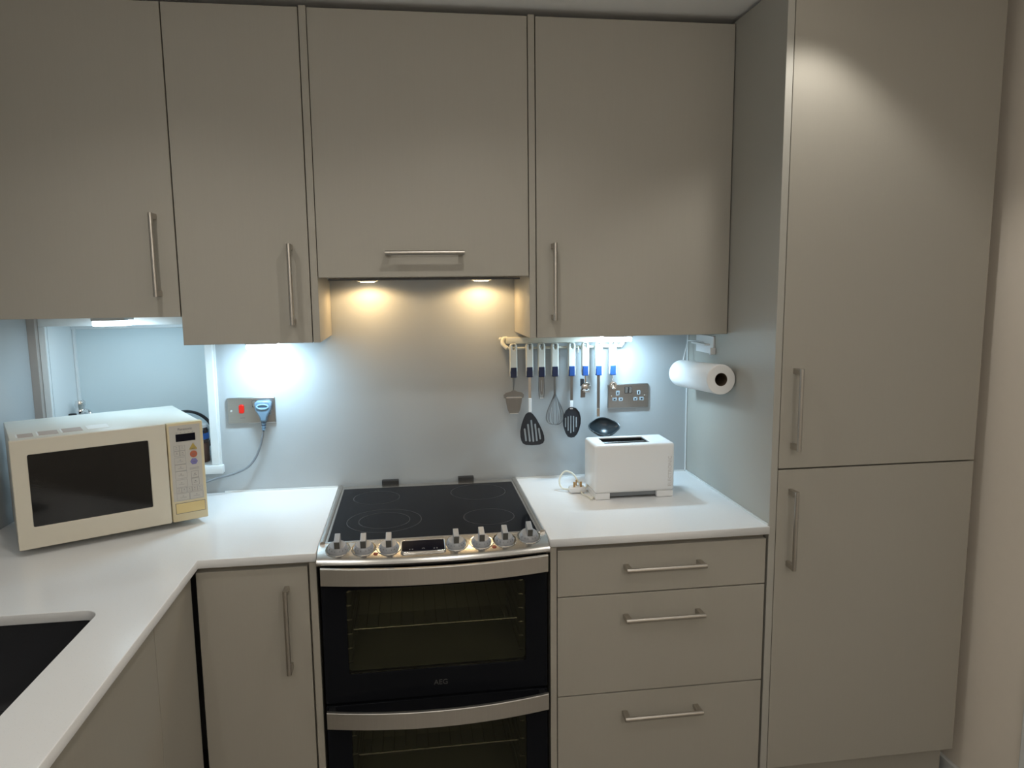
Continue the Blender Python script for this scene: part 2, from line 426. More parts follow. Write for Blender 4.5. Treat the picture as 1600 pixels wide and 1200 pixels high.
# ================================================================== TALL CABINET
xP, xD, xD2 = 1.2235, 1.2450, 1.8406
to = (1.53, 0, 0)
tc = thing('tall_cabinet', 'floor-to-ceiling larder cabinet with two stacked doors at the right', 'cabinet', to)
panel('side_panel', (xP, YT, 0.0), (xD-0.0018, -0.001, CZ-0.012), END, tc, to)
panel('carcass', (xD-0.0012, YT+DT+0.003, 0.176), (xD2+0.002, -0.001, CZ-0.014), CARC, tc, to)
d = panel('door', (xD, YT, 1.0715), (xD2, YT+DT, CZ-0.014), DOOR, tc, to)
tag(d, 'upper larder door')
handle(d, (1.2825, YT, 1.239), 'z', (0, -1, 0), to)
d = panel('door', (xD, YT, 0.1754), (xD2, YT+DT, 1.0670), DOOR, tc, to)
tag(d, 'lower larder door')
handle(d, (1.2825, YT, 0.902), 'z', (0, -1, 0), to)
panel('plinth', (xD, YT+0.05, 0), (xD2+0.002, YT+0.066, 0.170), DOOR, tc, to)
fp = panel('filler_panel', (xD2+0.003, YT+0.110, 0.0), (XR-0.0005, YT+0.128, CZ-0.002), DOOR, None, (0, 0, 0))
tag(fp, 'narrow recessed filler strip between the larder and the right wall', 'filler strip')

# ================================================================== BASE UNITS
def base_front(parent, o, x0, x1, z0, z1, name='door'):
    return panel(name, (x0, YT, z0), (x1, YT+DT, z1), DOOR, parent, o)
ZTOP = 0.8745
o = (0.92, 0, 0)
du = thing('drawer_cabinet', 'three-drawer base cabinet right of the cooker', 'cabinet', o)
panel('end_panel', (0.6050, YT, 0), (0.6222, -0.002, 0.8865), DOOR, du, o)
panel('carcass', (0.6235, YT+DT+0.003, 0.15), (1.2185, -0.002, 0.8865), CARC, du, o)
for z0, z1, hz in ((0.7445, ZTOP, 0.8205), (0.4568, 0.7413, 0.6785), (0.17, 0.4536, 0.3935)):
    d = base_front(du, o, 0.6245, 1.2165, z0, z1, 'drawer')
    handle(d, (0.918, YT, hz), 'x', (0, -1, 0), o)
panel('plinth', (0.6235, YT+0.05, 0), (1.2185, YT+0.066, 0.149), DOOR, du, o)
o = (-0.16, 0, 0)
bc = thing('base_cabinet', 'base cabinet with a tall handle between the corner and the cooker', 'cabinet', o)
panel('end_panel', (-0.0215, YT, 0), (-0.0040, -0.002, 0.8865), DOOR, bc, o)
panel('carcass', (-0.300, YT+DT+0.003, 0.15), (-0.0225, -0.002, 0.8865), CARC, bc, o)
d = base_front(bc, o, -0.2985, -0.0262, 0.17, ZTOP)
handle(d, (-0.0785, YT, 0.715), 'z', (0, -1, 0), o)
panel('plinth', (-0.300, YT+0.05, 0), (-0.0225, YT+0.066, 0.149), DOOR, bc, o)
# left leg, facing +x
XF = -0.309
o = (-0.6, -1.5, 0)
sc_ = thing('sink_cabinet', 'row of plain base cabinet doors under the sink facing right', 'cabinet', o)
bm = bmesh.new()
add_box(bm, off((XL+0.002, -0.86, 0.15), o), off((XF-DT-0.003, -0.645, 0.8865), o))
add_box(bm, off((XL+0.002, -2.3, 0.15), o), off((XF-DT-0.003, -1.52, 0.8865), o))
add_box(bm, off((XL+0.002, -1.52, 0.15), o), off((XF-DT-0.003, -0.86, 0.66), o))
fin('carcass', bm, CARC, sc_)
panel('corner_post', (XF-DT, -0.8985, 0.17), (XF, -0.632, ZTOP), DOOR, sc_, o)
for y0, y1 in ((-1.4975, -0.9015), (-2.0975, -1.5015)):
    panel('door', (XF-DT, y0, 0.17), (XF, y1, ZTOP), DOOR, sc_, o)
panel('end_panel', (XL+0.002, -2.32, 0), (XF, -2.302, 0.8865), DOOR, sc_, o)
panel('plinth', (XF-0.066, -2.3, 0), (XF-0.05, -0.63, 0.149), DOOR, sc_, o)

# ================================================================== WORKTOPS
SX0, SX1, SY0, SY1 = -0.800, -0.414, -1.48, -0.8925
lw = plate('worktop', [[(XL+0.001, -0.001), (XL+0.001, -2.33), (-0.2895, -2.33), (-0.2895, -0.6305), (-0.0035, -0.6305), (-0.0035, -0.001)],
                  rrect(SX0, SY0, SX1, SY1, 0.035)[::-1]], 0.0225, QUARTZ, None, Matrix.Translation((0, 0, 0.8875)), bev=0.0015)
tag(lw, 'white quartz L-shaped worktop left of the cooker with the sink cut-out', 'worktop')
rw = plate('worktop', [[(0.6040, -0.001), (0.6040, -0.6305), (1.2228, -0.6305), (1.2228, -0.001)]], 0.0225, QUARTZ, None, Matrix.Translation((0, 0, 0.8875)), bev=0.0015)
tag(rw, 'white quartz worktop right of the cooker under the toaster', 'worktop')
bm = bmesh.new(); add_box(bm, (-0.371, -0.004, 0.9101), (-0.004, -0.0002, 0.9145)); add_box(bm, (0.604, -0.004, 0.9101), (1.217, -0.0002, 0.9145))
add_box(bm, (1.2193, -0.62, 0.9101), (1.2233, -0.005, 0.9145))
struct(fin('trim_4', bm, WHITE))

# sink bowl
sb = bmesh.new()
top = rrect(SX0-0.006, SY0-0.006, SX1+0.006, SY1+0.006, 0.04)
rings = []
for ins, z, rr_ in ((-0.02, 0.887, 0.05), (0, 0.887, 0.04), (0.001, 0.72, 0.04), (0.012, 0.704, 0.04), (0.03, 0.700, 0.03)):
    rings.append([sb.verts.new((x, y, z)) for x, y in rrect(SX0-0.006+ins, SY0-0.006+ins, SX1+0.006-ins, SY1+0.006-ins, rr_)])
for a, b in zip(rings, rings[1:]):
    n = len(a)
    for k in range(n): sb.faces.new((a[k], a[(k+1) % n], b[(k+1) % n], b[k]))
sb.faces.new(rings[-1])
skt = thing('kitchen_sink', 'dark composite undermount sink set in the left worktop', 'sink', (-0.6, -1.18, 0.70))
bmesh.ops.translate(sb, verts=sb.verts, vec=(0.6, 1.18, -0.70))
bw = fin('bowl', sb, SINKM, skt, smooth=True)
md = bw.modifiers.new('s', 'SOLIDIFY'); md.thickness = 0.006; md.offset = -1
lathe('drain', [(0.0, 0.0035), (0.030, 0.003), (0.040, 0.006), (0.044, 0.001)], CHROME, skt, Matrix.Translation((0, 0, 0.0)), 32)

# ================================================================== COOKER
co = (0.3, -0.3, 0)
ck = thing('cooker', 'freestanding steel and black glass electric double-oven cooker', 'cooker', co)
def cbox(name, lo, hi, m, parent=ck, bev=0.0, seg=2): return box(name, lo, hi, m, parent, bev, seg, co)
# body
bm = bmesh.new()
X0, X1 = 0.0035, 0.5965
for lo, hi in (((X0, -0.600, 0.02), (X0+0.045, -0.03, 0.886)), ((X1-0.045, -0.600, 0.02), (X1, -0.03, 0.886)),
               ((X0, -0.05, 0.02), (X1, -0.03, 0.886)), ((X0, -0.600, 0.830), (X1, -0.03, 0.886)),
               ((X0, -0.600, 0.470), (X1, -0.03, 0.530)), ((X0, -0.600, 0.02), (X1, -0.03, 0.10))):
    add_box(bm, off(lo, co), off(hi, co))
fin('body', bm, BENAMEL, ck)
# oven cavities
for z0, z1 in ((0.530, 0.830), (0.10, 0.470)):
    bm = bmesh.new()
    x0, x1 = X0+0.0455, X1-0.0455
    for lo, hi in (((x0, -0.598, z0+.0005), (x0+0.012, -0.052, z1-.0005)), ((x1-0.012, -0.598, z0+.0005), (x1, -0.052, z1-.0005)),
                   ((x0+.012, -0.20, z0+.0005), (x1-.012, -0.19, z1-.0005)), ((x0+.012, -0.598, z0+.0005), (x1-.012, -0.2, z0+0.012)), ((x0+.012, -0.598, z1-0.012), (x1-.012, -0.2, z1-.0005))):
        add_box(bm, off(lo, co), off(hi, co))
    cv = fin('oven_cavity', bm, CAVITY, ck)
    zr = z0+0.135 if z0 > 0.4 else z0+0.20
    for xs, s in ((x0+0.014, 1), (x1-0.014, -1)):
        bm = bmesh.new()
        for k in range(6):
            zz = z0+0.05+k*(z1-z0-0.1)/5
            add_tube(bm, [off((xs, -0.575, zz), co), off((xs+s*0.010, -0.575, zz), co), off((xs+s*0.010, -0.30, zz), co)], 0.0025, 6)
        tag(fin('shelf_runner', bm, CHROME, cv, smooth=True), kind='stuff')
    bm = bmesh.new()
    for yy in (-0.56, -0.24):
        add_tube(bm, [off((x0+0.03, yy, zr), co), off((x1-0.03, yy, zr), co)], 0.003, 8)
    for k in range(15):
        xx = x0+0.03+(x1-x0-0.06)*k/14
        add_tube(bm, [off((xx, -0.56, zr), co), off((xx, -0.24, zr), co)], 0.0015, 6)
    fin('wire_shelf', bm, CHROME, cv, smooth=True)
# hob frame (steel) with rounded rims
HZ = 0.9165
fr = plate('hob_frame', [rrect(-0.0005, -0.585, 0.6005, -0.027, 0.010), rrect(0.022, -0.5705, 0.578, -0.064, 0.006)[::-1]], 0.022, STEEL, ck,
           Matrix.Translation((-co[0], -co[1], HZ-0.021)), bev=0.003)
fr.data.polygons.foreach_set('use_smooth', [False]*len(fr.data.polygons))
for xs in (0.0085, 0.5915):
    tube('side_rim', [off((xs, y, HZ-0.0005), co) for y in (-0.585, -0.029)], 0.0072, STEEL, ck, 14)
gl = cbox('glass_hob', (0.0215, -0.571, HZ-0.014), (0.5785, -0.0635, HZ+0.0012), BGLASS)
def ring(cx, cy, r, w=0.0011, a0=0, a1=360):
    bm = bmesh.new(); n = 72
    N = int(n*(a1-a0)/360)
    rows = []
    for k in range(N+1):
        t = R(a0+(a1-a0)*k/N)
        rows.append([bm.verts.new(off((cx+q*math.cos(t), cy+q*math.sin(t), HZ+z), co)) for q, z in ((r-w, 0.0011), (r-w, 0.0016), (r+w, 0.0016), (r+w, 0.0011))])
    for A, B in zip(rows, rows[1:]):
        for j in range(4): bm.faces.new((A[j], A[(j+1) % 4], B[(j+1) % 4], B[j]))
    fin('zone_ring', bm, RING, gl)
ring(0.132, -0.180, 0.072); ring(0.455, -0.168, 0.088)
ring(0.163, -0.415, 0.105); ring(0.163, -0.415, 0.072)
ring(0.462, -0.430, 0.073)
# control fascia: curved lip
def lip(x): return 0.648+0.030*(1-((x-0.3)/0.3)**2)
bm = bmesh.new(); rows = []
NX = 28
for i in range(NX+1):
    x = -0.0005+0.601*i/NX
    L = lip(x); prof = [(-0.572, HZ-0.016), (-0.572, HZ+0.0012), (-0.577, HZ+0.002), (-(L-0.014), 0.8985), (-(L-0.005), 0.8935), (-L, 0.887), (-(L-0.001), 0.882), (-(L-0.008), 0.8795), (-0.60, 0.8795)]
    rows.append([bm.verts.new(off((x, y, z), co)) for y, z in prof])
for A, B in zip(rows, rows[1:]):
    for j in range(len(A)): bm.faces.new((A[j], A[(j+1) % len(A)], B[(j+1) % len(A)], B[j]))
bm.faces.new(rows[0]); bm.faces.new(rows[-1][::-1])
fas = fin('control_panel', bm, STEEL, ck, smooth=True)
def fz(x, y):  # height of the fascia surface
    L = lip(x)-0.014
    return HZ+0.002+(0.8985-HZ-0.002)*(-y-0.577)/(L-0.577)
def fm(x, y):
    L = lip(x)-0.014
    a = math.atan2(HZ+0.002-0.8985, L-0.577)
    return Matrix.Translation(off((x, y, fz(x, y)), co)) @ Matrix.Rotation(a, 4, 'X')
for x, y in ((.0505, -.607), (.1165, -.613), (.1810, -.618), (.3545, -.619), (.4215, -.616), (.4835, -.612), (.5510, -.600)):
    m = fm(x, y)
    kb = lathe('knob', [(0.0, 0.0145), (0.0195, 0.0142), (0.0215, 0.0125), (0.0262, 0.0035), (0.0262, 0.0008)], KNOB, ck, m, 40)
    lathe('knob_ring', [(0.0268, 0.0), (0.0268, 0.0016), (0.0315, 0.0018), (0.0325, 0.0)], CHROME, kb, m, 40)
    g = bmesh.new(); add_box(g, (-0.0072, -0.0195, 0.014), (0.0072, 0.0190, 0.036), 0.0012)
    bmesh.ops.transform(g, matrix=m, verts=g.verts); fin('grip', g, KNOB, kb)
    g = bmesh.new(); add_box(g, (-0.0066, -0.0200, 0.0146), (0.0066, -0.0193, 0.0345), 0.0)
    bmesh.ops.transform(g, matrix=m, verts=g.verts); fin('grip_face', g, KNOBD, kb)
    g = bmesh.new()
    for a in (-125, -105, -75, -55, -35, -150):
        t = R(a)
        mm = m @ Matrix.Translation((0.0240*math.cos(t), 0.0240*math.sin(t), 0.0085)) @ Matrix.Rotation(t, 4, 'Z') @ Matrix.Rotation(R(63), 4, 'Y')
        k0 = len(g.verts); add_box(g, (-0.0018, -0.0005, -0.0004), (0.0018, 0.0005, 0.0006)); g.verts.ensure_lookup_table()
        bmesh.ops.transform(g, matrix=mm, verts=g.verts[k0:])
    fin('dial_mark', g, INK, kb)
for x in (0.1475, 0.4530):
    m = fm(x, -0.640)
    rm = lathe('indicator', [(0.0, 0.0016), (0.0055, 0.0014), (0.0062, 0.0)], REDD, ck, m, 20)
m = fm(0.269, -0.607)
dp = plate('timer_display', [rrect(-0.0545, -0.0410, 0.0545, 0.0090, 0.006)], 0.004, DISP, ck, m, bev=0.001)
plate('display_bezel', [rrect(-0.0585, -0.0450, 0.0585, 0.0130, 0.009), rrect(-0.0545, -0.0410, 0.0545, 0.0090, 0.006)[::-1]], 0.0055, CHROME, dp, m, bev=0.001)
g = bmesh.new()
for dx in (-0.035, -0.028, 0.028, 0.035): add_box(g, (dx-0.0016, -0.0325, 0.004), (dx+0.0016, -0.0305, 0.0045))
for k in range(7):
    t = R(30*k); add_box(g, (0.003*math.cos(t)-0.0006, -0.031+0.003*math.sin(t)-0.0006, 0.004), (0.003*math.cos(t)+0.0006, -0.031+0.003*math.sin(t)+0.0006, 0.0045))
bmesh.ops.transform(g, matrix=m, verts=g.verts); tag(fin('display_marks', g, INKL, dp), kind='stuff')
# back brackets
for x0, x1 in ((0.143, 0.199), (0.401, 0.454)):
    cbox('rear_bracket', (x0, -0.026, 0.905), (x1, -0.004, 0.930), BLACK, bev=0.0015)
# oven doors
def arc_bow(name, x0, x1, z0, z1, y0, bow, th, m, parent):
    bm = bmesh.new(); rows = []; n = 32
    for i in range(n+1):
        x = x0+(x1-x0)*i/n; u = 2*(x-x0)/(x1-x0)-1
        y = -(y0+bow*(1-u*u))
        pr = [(y, z0), (y, z1), (y+0.0015, z1+0.0015), (y+th, z1+0.0015), (y+th, z0-0.0015), (y+0.0015, z0-0.0015)]
        rows.append([bm.verts.new(off((x, a, b), co)) for a, b in pr])
    for A, B in zip(rows, rows[1:]):
        for j in range(6): bm.faces.new((A[j], A[(j+1) % 6], B[(j+1) % 6], B[j]))
    bm.faces.new(rows[0]); bm.faces.new(rows[-1][::-1])
    return fin(name, bm, m, parent, smooth=True)
for z0, z1, wz0, wz1, hz, lab in ((0.4935, 0.8740, 0.571, 0.802, 0.8365, 'upper grill oven door'), (0.105, 0.4865, 0.13, 0.425, 0.4485, 'lower main oven door')):
    d = plate('oven_door', [rrect(0.0045, z0, 0.5955, z1, 0.004), rrect(0.067, wz0, 0.537, wz1, 0.008)[::-1]], 0.022, BGLASS, ck,
              Matrix.Translation((-co[0], -co[1]-0.603, 0)) @ FRONT, bev=0.001)
    tag(d, lab)
    box('window', (0.0675, -0.622, wz0+0.0005), (0.5365, -0.617, wz1-0.0005), TINT, d, o=co)
    arc_bow('handle', 0.010, 0.592, hz-0.0005, hz+0.0420, 0.664, 0.034, 0.010, STEELD, d)
    for xs in (0.012, 0.570):
        box('handle_mount', (xs, -0.662, hz+0.004), (xs+0.018, -0.6245, hz+0.036), BLACK, d, bev=0.002, o=co)
text('lettering', 'AEG', 0.020, mat('door_print', (0.07, 0.07, 0.07), 0.5), ck, Matrix.Translation(off((0.306, -0.6252, 0.530), co)) @ FRONT)
cbox('plinth', (X0, -0.58, 0.02), (X1, -0.56, 0.10), BLACK)

# ================================================================== MICROWAVE
mo = (-0.740, -0.542, 0.91)
mw = thing('microwave', 'cream microwave oven turned at an angle in the left corner', 'microwave', mo, R(28.7))
MWW, MWD, MZ0, MZ1 = 0.456, 0.352, 0.018, 0.3005
box('casing', (0.003, 0.022, MZ0), (MWW-0.003, MWD, MZ1-0.001), CREAMB, mw, bev=0.004)
dr = plate('door', [rrect(0, MZ0, 0.3590, MZ1, 0.004), rrect(0.0355, 0.0735, 0.3135, 0.2610, 0.004)[::-1]], 0.021, CREAM, mw, Matrix.Translation((0, 0.0215, 0)) @ FRONT, bev=0.002)
box('window', (0.0358, 0.0030, 0.0738), (0.3132, 0.014, 0.2607), MWWIN, dr)
cp = box('control_panel', (0.3615, 0.0, MZ0), (MWW, 0.0215, MZ1), YELL, mw, bev=0.0035)
box('keypad_film', (0.3668, -0.0006, 0.0770), (0.4478, 0.001, 0.2930), MWGREY, cp)
box('display', (0.3828, -0.0012, 0.2472), (0.4343, 0.0, 0.2684), DISP, cp)
rb = box('release_button', (0.3712, -0.0014, 0.0418), (0.4485, 0.002, 0.0700), YELL2, cp, bev=0.001)
bm = bmesh.new(); add_box(bm, (0.3700, -0.0004, 0.0406), (0.4497, 0.001, 0.0712)); fin('button_gap', bm, INK, rb)
text('lettering', 'Panasonic', 0.0098, INK, cp, Matrix.Translation((0.4085, -0.0008, 0.2815)) @ FRONT, sx=1.0)
def key(x0, z0, x1, z1, m=INKL, w=0.0005):
    bm = bmesh.new(); y0, y1 = -0.0010, -0.0003
    for lo, hi in (((x0, y0, z0), (x1, y1, z0+w)), ((x0, y0, z1-w), (x1, y1, z1)), ((x0, y0, z0+w), (x0+w, y1, z1-w)), ((x1-w, y0, z0+w), (x1, y1, z1-w))): add_box(bm, lo, hi)
    cx, cz = (x0+x1)/2, (z0+z1)/2; wd = (x1-x0)*0.24
    add_box(bm, (cx-wd, y0, cz-0.0028), (cx+wd, y1, cz-0.0020))
    add_box(bm, (cx-0.0018, y0, cz+0.0012), (cx+0.0018, y1, cz+0.0030))
    fin('key', bm, m, cp)
for r_ in range(2):
    for c_ in range(2): key(0.3758+c_*0.0152, 0.2216-r_*0.0152, 0.3902+c_*0.0152, 0.2360-r_*0.0152)
key(0.3752, 0.1825, 0.4058, 0.2025); key(0.3752, 0.1635, 0.4058, 0.1815); key(0.3752, 0.1420, 0.4058, 0.1625); key(0.3752, 0.1165, 0.4055, 0.1385)
for k in range(5): key(0.3755+k*0.0138, 0.1010, 0.3887+k*0.0138, 0.1145)
key(0.3755, 0.0790, 0.4090, 0.0985); key(0.4100, 0.0790, 0.4455, 0.0985)
key(0.4170, 0.1395, 0.4365, 0.1585, INK); key(0.4170, 0.1180, 0.4370, 0.1378, INK)
bm = bmesh.new()
for k in range(2): add_box(bm, (0.414, -0.001, 0.1640+k*0.0035), (0.439, -0.0004, 0.1650+k*0.0035))
for k in range(5): add_box(bm, (0.384+k*0.0105, -0.001, 0.2715), (0.388+k*0.0105, -0.0004, 0.2730))
tag(fin('print_lines', bm, INKL, cp), kind='stuff')
KF = Matrix.Translation((0, -0.0004, 0)) @ FRONT
plate('round_key', [[(0.4267+0.0098*math.cos(R(k*15)), 0.2075+0.0098*math.sin(R(k*15))) for k in range(24)]], 0.0012, SALMON, cp, KF)
plate('hexagon_key', [[(0.4267+0.0102*math.cos(R(k*60)), 0.1862+0.0096*math.sin(R(k*60))) for k in range(6)]], 0.0012, LILAC, cp, KF)
plate('triangle_key', [[(0.4170, 0.2210), (0.4366, 0.2210), (0.4366, 0.2235), (0.4268, 0.2395), (0.4170, 0.2235)]], 0.0012, KHAKI, cp, KF)
bm = bmesh.new()
for cx, cz in ((0.4267, 0.2235), (0.4267, 0.2065), (0.4267, 0.1855)):
    add_box(bm, (cx-0.0045, -0.0022, cz), (cx+0.0045, -0.0016, cz+0.0011))
fin('key_print', bm, INK, cp)
for x, y in ((0.06, 0.10), (MWW-0.06, 0.10), (0.04, MWD-0.04), (MWW-0.04, MWD-0.04)):
    lathe('foot', [(0.0, 0.0), (0.012, 0.0), (0.014, MZ0+0.001), (0.0, MZ0+0.001)], BLACK, mw, Matrix.Translation((x, y, 0.0003)), 16)
for (x0, y0, x1, y1, m_) in ((0.180, 0.060, 0.232, 0.125, STICK), (0.122, 0.055, 0.168, 0.115, STICKB), (0.068, 0.050, 0.112, 0.110, STICKB), (0.022, 0.045, 0.056, 0.100, STICKB)):
    st = box('sticker', (x0, y0, MZ1-0.0012), (x1, y1, MZ1-0.0004), m_, mw)
    if m_ is STICKB: box('sticker_border', (x0-0.004, y0, MZ1-0.0011), (x0, y1, MZ1-0.0003), STICK, st)
# cord and plug belong to the microwave: world -> local
ML = (Matrix.Translation(mo) @ Matrix.Rotation(R(28.7), 4, 'Z')).inverted()
pts = [(-0.470, -0.060, 0.955), (-0.43, -0.055, 0.958), (-0.385, -0.040, 0.968), (-0.335, -0.028, 0.978), (-0.290, -0.022, 0.997), (-0.262, -0.020, 1.030), (-0.243, -0.024, 1.075), (-0.2315, -0.030, 1.118)]
tube('power_cord', [ML @ p for p in smooth_path(pts, 8)], 0.0036, CORDG, mw, 10)
bm = bmesh.new(); outl = [(-0.026, 0.024), (-0.018, 0.030), (0.018, 0.030), (0.026, 0.024), (0.024, 0.0), (0.012, -0.022), (0.0095, -0.036), (-0.0095, -0.036), (-0.012, -0.022), (-0.024, 0.0)]
pl = plate('plug', [outl], 0.030, PLUGB, mw, ML @ Matrix.Translation((-0.229, -0.010, 1.187)) @ FRONT, bev=0.004)
oval = lambda a, b, n=24: [(a*math.cos(2*PI*k/n), b*math.sin(2*PI*k/n)) for k in range(n)]
plate('pull_ring', [oval(0.020, 0.0095), oval(0.015, 0.0055)[::-1]], 0.003, mat('pale_blue_plastic', (0.26, 0.42, 0.54), 0.3), pl, ML @ Matrix.Translation((-0.229, -0.040, 1.199)) @ FRONT, bev=0.0008)
tube('cable_grip', [ML @ Vector(p) for p in ((-0.2295, -0.028, 1.153), (-0.2310, -0.030, 1.120))], [0.0078, 0.0055], PLUGB, pl)
bm = bmesh.new()
for k in range(3):
    z = 1.146-k*0.009
    c = Vector((-0.2298-0.0003*k, -0.0285, z))
    add_tube(bm, [ML @ (c+Vector((0, 0, 0.0012))), ML @ (c-Vector((0, 0, 0.0012)))], 0.0082-0.0006*k, 12)
fin('grip_ribs', bm, mat('dark_blue_grey', (0.03, 0.05, 0.09), 0.5), pl, smooth=True)

# ================================================================== SOCKETS
def faceplate(name, label, x0, x1, z0, z1):
    o = ((x0+x1)/2, 0, (z0+z1)/2)
    t = thing(name, label, 'socket', o)
    w, h = (x1-x0)/2, (z1-z0)/2
    plate('faceplate', [rrect(-w, -h, w, h, 0.004)], 0.0085, PLATE, t, FRONT, bev=0.0025)
    for s in (-1, 1):
        lathe('screw', [(0.0, 0.0012), (0.0035, 0.001), (0.004, 0.0)], CHROME, t, Matrix.Translation((s*(w-0.013), -0.0083, 0)) @ FRONT, 16)
    return t
def rocker(t, x, z, w, h, m):
    bm = bmesh.new(); add_box(bm, (x-w/2, -0.0125, z-h/2), (x+w/2, -0.008, z+h/2), 0.0012)
    for v in bm.verts:
        if v.co.y < -0.011: v.co.y -= 0.0018*((v.co.z-z)/(h/2))
    s = fin('rocker_switch', bm, m, t)
    box('switch_surround', (x-w/2-0.0012, -0.0094, z-h/2-0.0012), (x+w/2+0.0012, -0.0080, z+h/2+0.0012), BLACK, s)
def pinholes(t, cx, cz):
    for x, z, w, h in ((0, 0.0125, 0.0040, 0.0085), (-0.0112, -0.0095, 0.0066, 0.0042), (0.0112, -0.0095, 0.0066, 0.0042)):
        sh = box('pin_surround', (cx+x-w/2-0.0042, -0.0092, cz+z-h/2-0.0036), (cx+x+w/2+0.0042, -0.0080, cz+z+h/2+0.0036), mat('grey_insert', (0.33, 0.38, 0.42), 0.4), t, bev=0.0005)
        box('pin_hole', (cx+x-w/2, -0.0096, cz+z-h/2), (cx+x+w/2, -0.0090, cz+z+h/2), BLACK, sh)
s1 = faceplate('cooker_switch_socket', 'metal socket plate with a red switch and a blue-grey plug in it', -0.3465, -0.1950, 1.1400, 1.2260)
rs = plate('rocker_switch', [rrect(-0.0385, -0.0085, -0.0225, 0.0205, 0.0055)], 0.0145, RED, s1, FRONT, bev=0.002)
tag(rs, 'red rocker switch')
rocker(s1, 0.0105, 0.022, 0.0110, 0.0190, PLATE)
pinholes(s1, 0.0445, -0.001)
box('print_mark', (-0.036, -0.0087, -0.0245), (-0.021, -0.0083, -0.0230), INK, s1)
s2 = faceplate('double_socket', 'metal double wall socket behind the toaster, nothing plugged in', 0.9305, 1.0775, 1.1480, 1.2335)
rocker(s2, -0.0075, 0.021, 0.0105, 0.0200, PLATE); rocker(s2, 0.0065, 0.021, 0.0105, 0.0200, PLATE)
pinholes(s2, -0.0385, -0.001); pinholes(s2, 0.0370, -0.001)

# ================================================================== UTENSIL RAIL
uo = (0.765, 0, 1.38)
ur = thing('utensil_rail', 'ivory plastic hanging rail with hooks under the right wall cabinet', 'rail', uo)
box('rail', (0.572, -0.030, 1.384), (0.968, -0.0005, 1.406), WPLAS2, ur, bev=0.003, o=uo)
bm = bmesh.new(); add_tube(bm, [off((0.574, -0.034, 1.3700), uo), off((0.966, -0.034, 1.3700), uo)], 0.0042, 10)
fin('hanging_bar', bm, WPLAS2, ur, smooth=True)
for xs, s in ((0.572, -1), (0.968, 1)):
    bm = bmesh.new()
    add_tube(bm, smooth_path([off((xs-s*0.004, -0.010, 1.402), uo), off((xs+s*0.010, -0.016, 1.400), uo), off((xs+s*0.012, -0.024, 1.384), uo), off((xs-s*0.002, -0.034, 1.370), uo)], 5), 0.0068, 10)
    fin('end_bracket', bm, WPLAS2, ur, smooth=True)
    lathe('end_knob', [(0, 0.007), (0.005, 0.0055), (0.007, 0), (0.005, -0.0055), (0, -0.007)], WPLAS2, ur, Matrix.Translation(off((xs+s*0.018, -0.014, 1.400), uo)), 16)
UX = [.5925, .6470, .6880, .7340, .7920, .8390, .8860, .9360]
for x in UX+[0.815]:
    bm = bmesh.new()
    add_tube(bm, smooth_path([off((x, -0.0345, 1.3735), uo), off((x, -0.046, 1.371), uo), off((x, -0.050, 1.360), uo), off((x, -0.044, 1.352), uo), off((x, -0.042, 1.358), uo)], 4), 0.0022, 8)
    fin('hook', bm, WPLAS2, ur, smooth=True)
def zz(py): return 1.38-(py-540)*.002205
UY = -0.047
def utensil(name, label, x, cat, col=NAVY):
    o = (x, UY, 1.33)
    t = thing(name, label, cat, o, 0, 'utensils with white handles on the rail')
    h = 0.0123
    out = rrect(-h, 1.290-1.33, h, 1.387-1.33, 0.008)
    hole = [(0.0042*math.cos(2*PI*k/16), 1.374-1.33+0.009*math.sin(2*PI*k/16)) for k in range(16)]
    plate('grip', [out, hole[::-1]], 0.012, HPLAS, t, Matrix.Translation((0, 0.006, 0)) @ FRONT, bev=0.003)
    c = plate('collar', [rrect(-0.0100, 1.272-1.33, 0.0100, 1.3065-1.33, 0.002)], 0.0165, col, t, Matrix.Translation((0, 0.0083, 0)) @ FRONT, bev=0.002)
    box('back_rib', (-0.0128, -0.003, 1.276-1.33), (-0.0102, 0.0075, 1.380-1.33), HPLAS, t, bev=0.0008)
    box('back_rib', (0.0102, -0.003, 1.276-1.33), (0.0128, 0.0075, 1.380-1.33), HPLAS, t, bev=0.0008)
    return t
def P(x, z): return (x, 0.0, z-1.33)
def fl(name, outs, th, m, t, bev=0.0, tilt=0, y=0.0):
    # 2D outlines in (dx, world z)
    return plate(name, [[(a, b-1.33) for a, b in ol] for ol in outs], th, m, t, Matrix.Translation((0, y, 0)) @ FRONT, bev)
def slot(cx, z0, z1, w=0.0028):
    return [(cx-w, z0+w), (cx, z0), (cx+w, z0+w), (cx+w, z1-w), (cx, z1), (cx-w, z1-w)][::-1]
# 1 cheese slicer
t = utensil('cheese_slicer', 'cheese slicer with a broad steel blade, first on the rail from the left', UX[0], 'utensil')
tube('neck', [P(0, 1.276), P(0, 1.25), P(-.001, 1.228)], [0.0052, 0.0034, 0.0022], UST, t)
fl('blade', [[(-0.0035, 1.230), (-0.010, 1.2255), (-0.028, 1.221), (-0.035, 1.214), (-0.034, 1.203), (-0.0285, 1.202), (-0.027, 1.190), (-0.0215, 1.163), (-0.017, 1.153), (-0.010, 1.149),
              (0.010, 1.149), (0.017, 1.153), (0.0215, 1.163), (0.027, 1.190), (0.0285, 1.202), (0.034, 1.203), (0.035, 1.214), (0.028, 1.221), (0.010, 1.2255), (0.0035, 1.230)],
             [(-0.024, 1.2055), (-0.024, 1.2085), (0.024, 1.2085), (0.024, 1.2055)]], 0.002, UST, t, 0.0004)
box('cutting_edge', (-0.027, -0.005, 1.2035-1.33), (0.027, -0.002, 1.2065-1.33), CHROME, t, bev=0.0005)
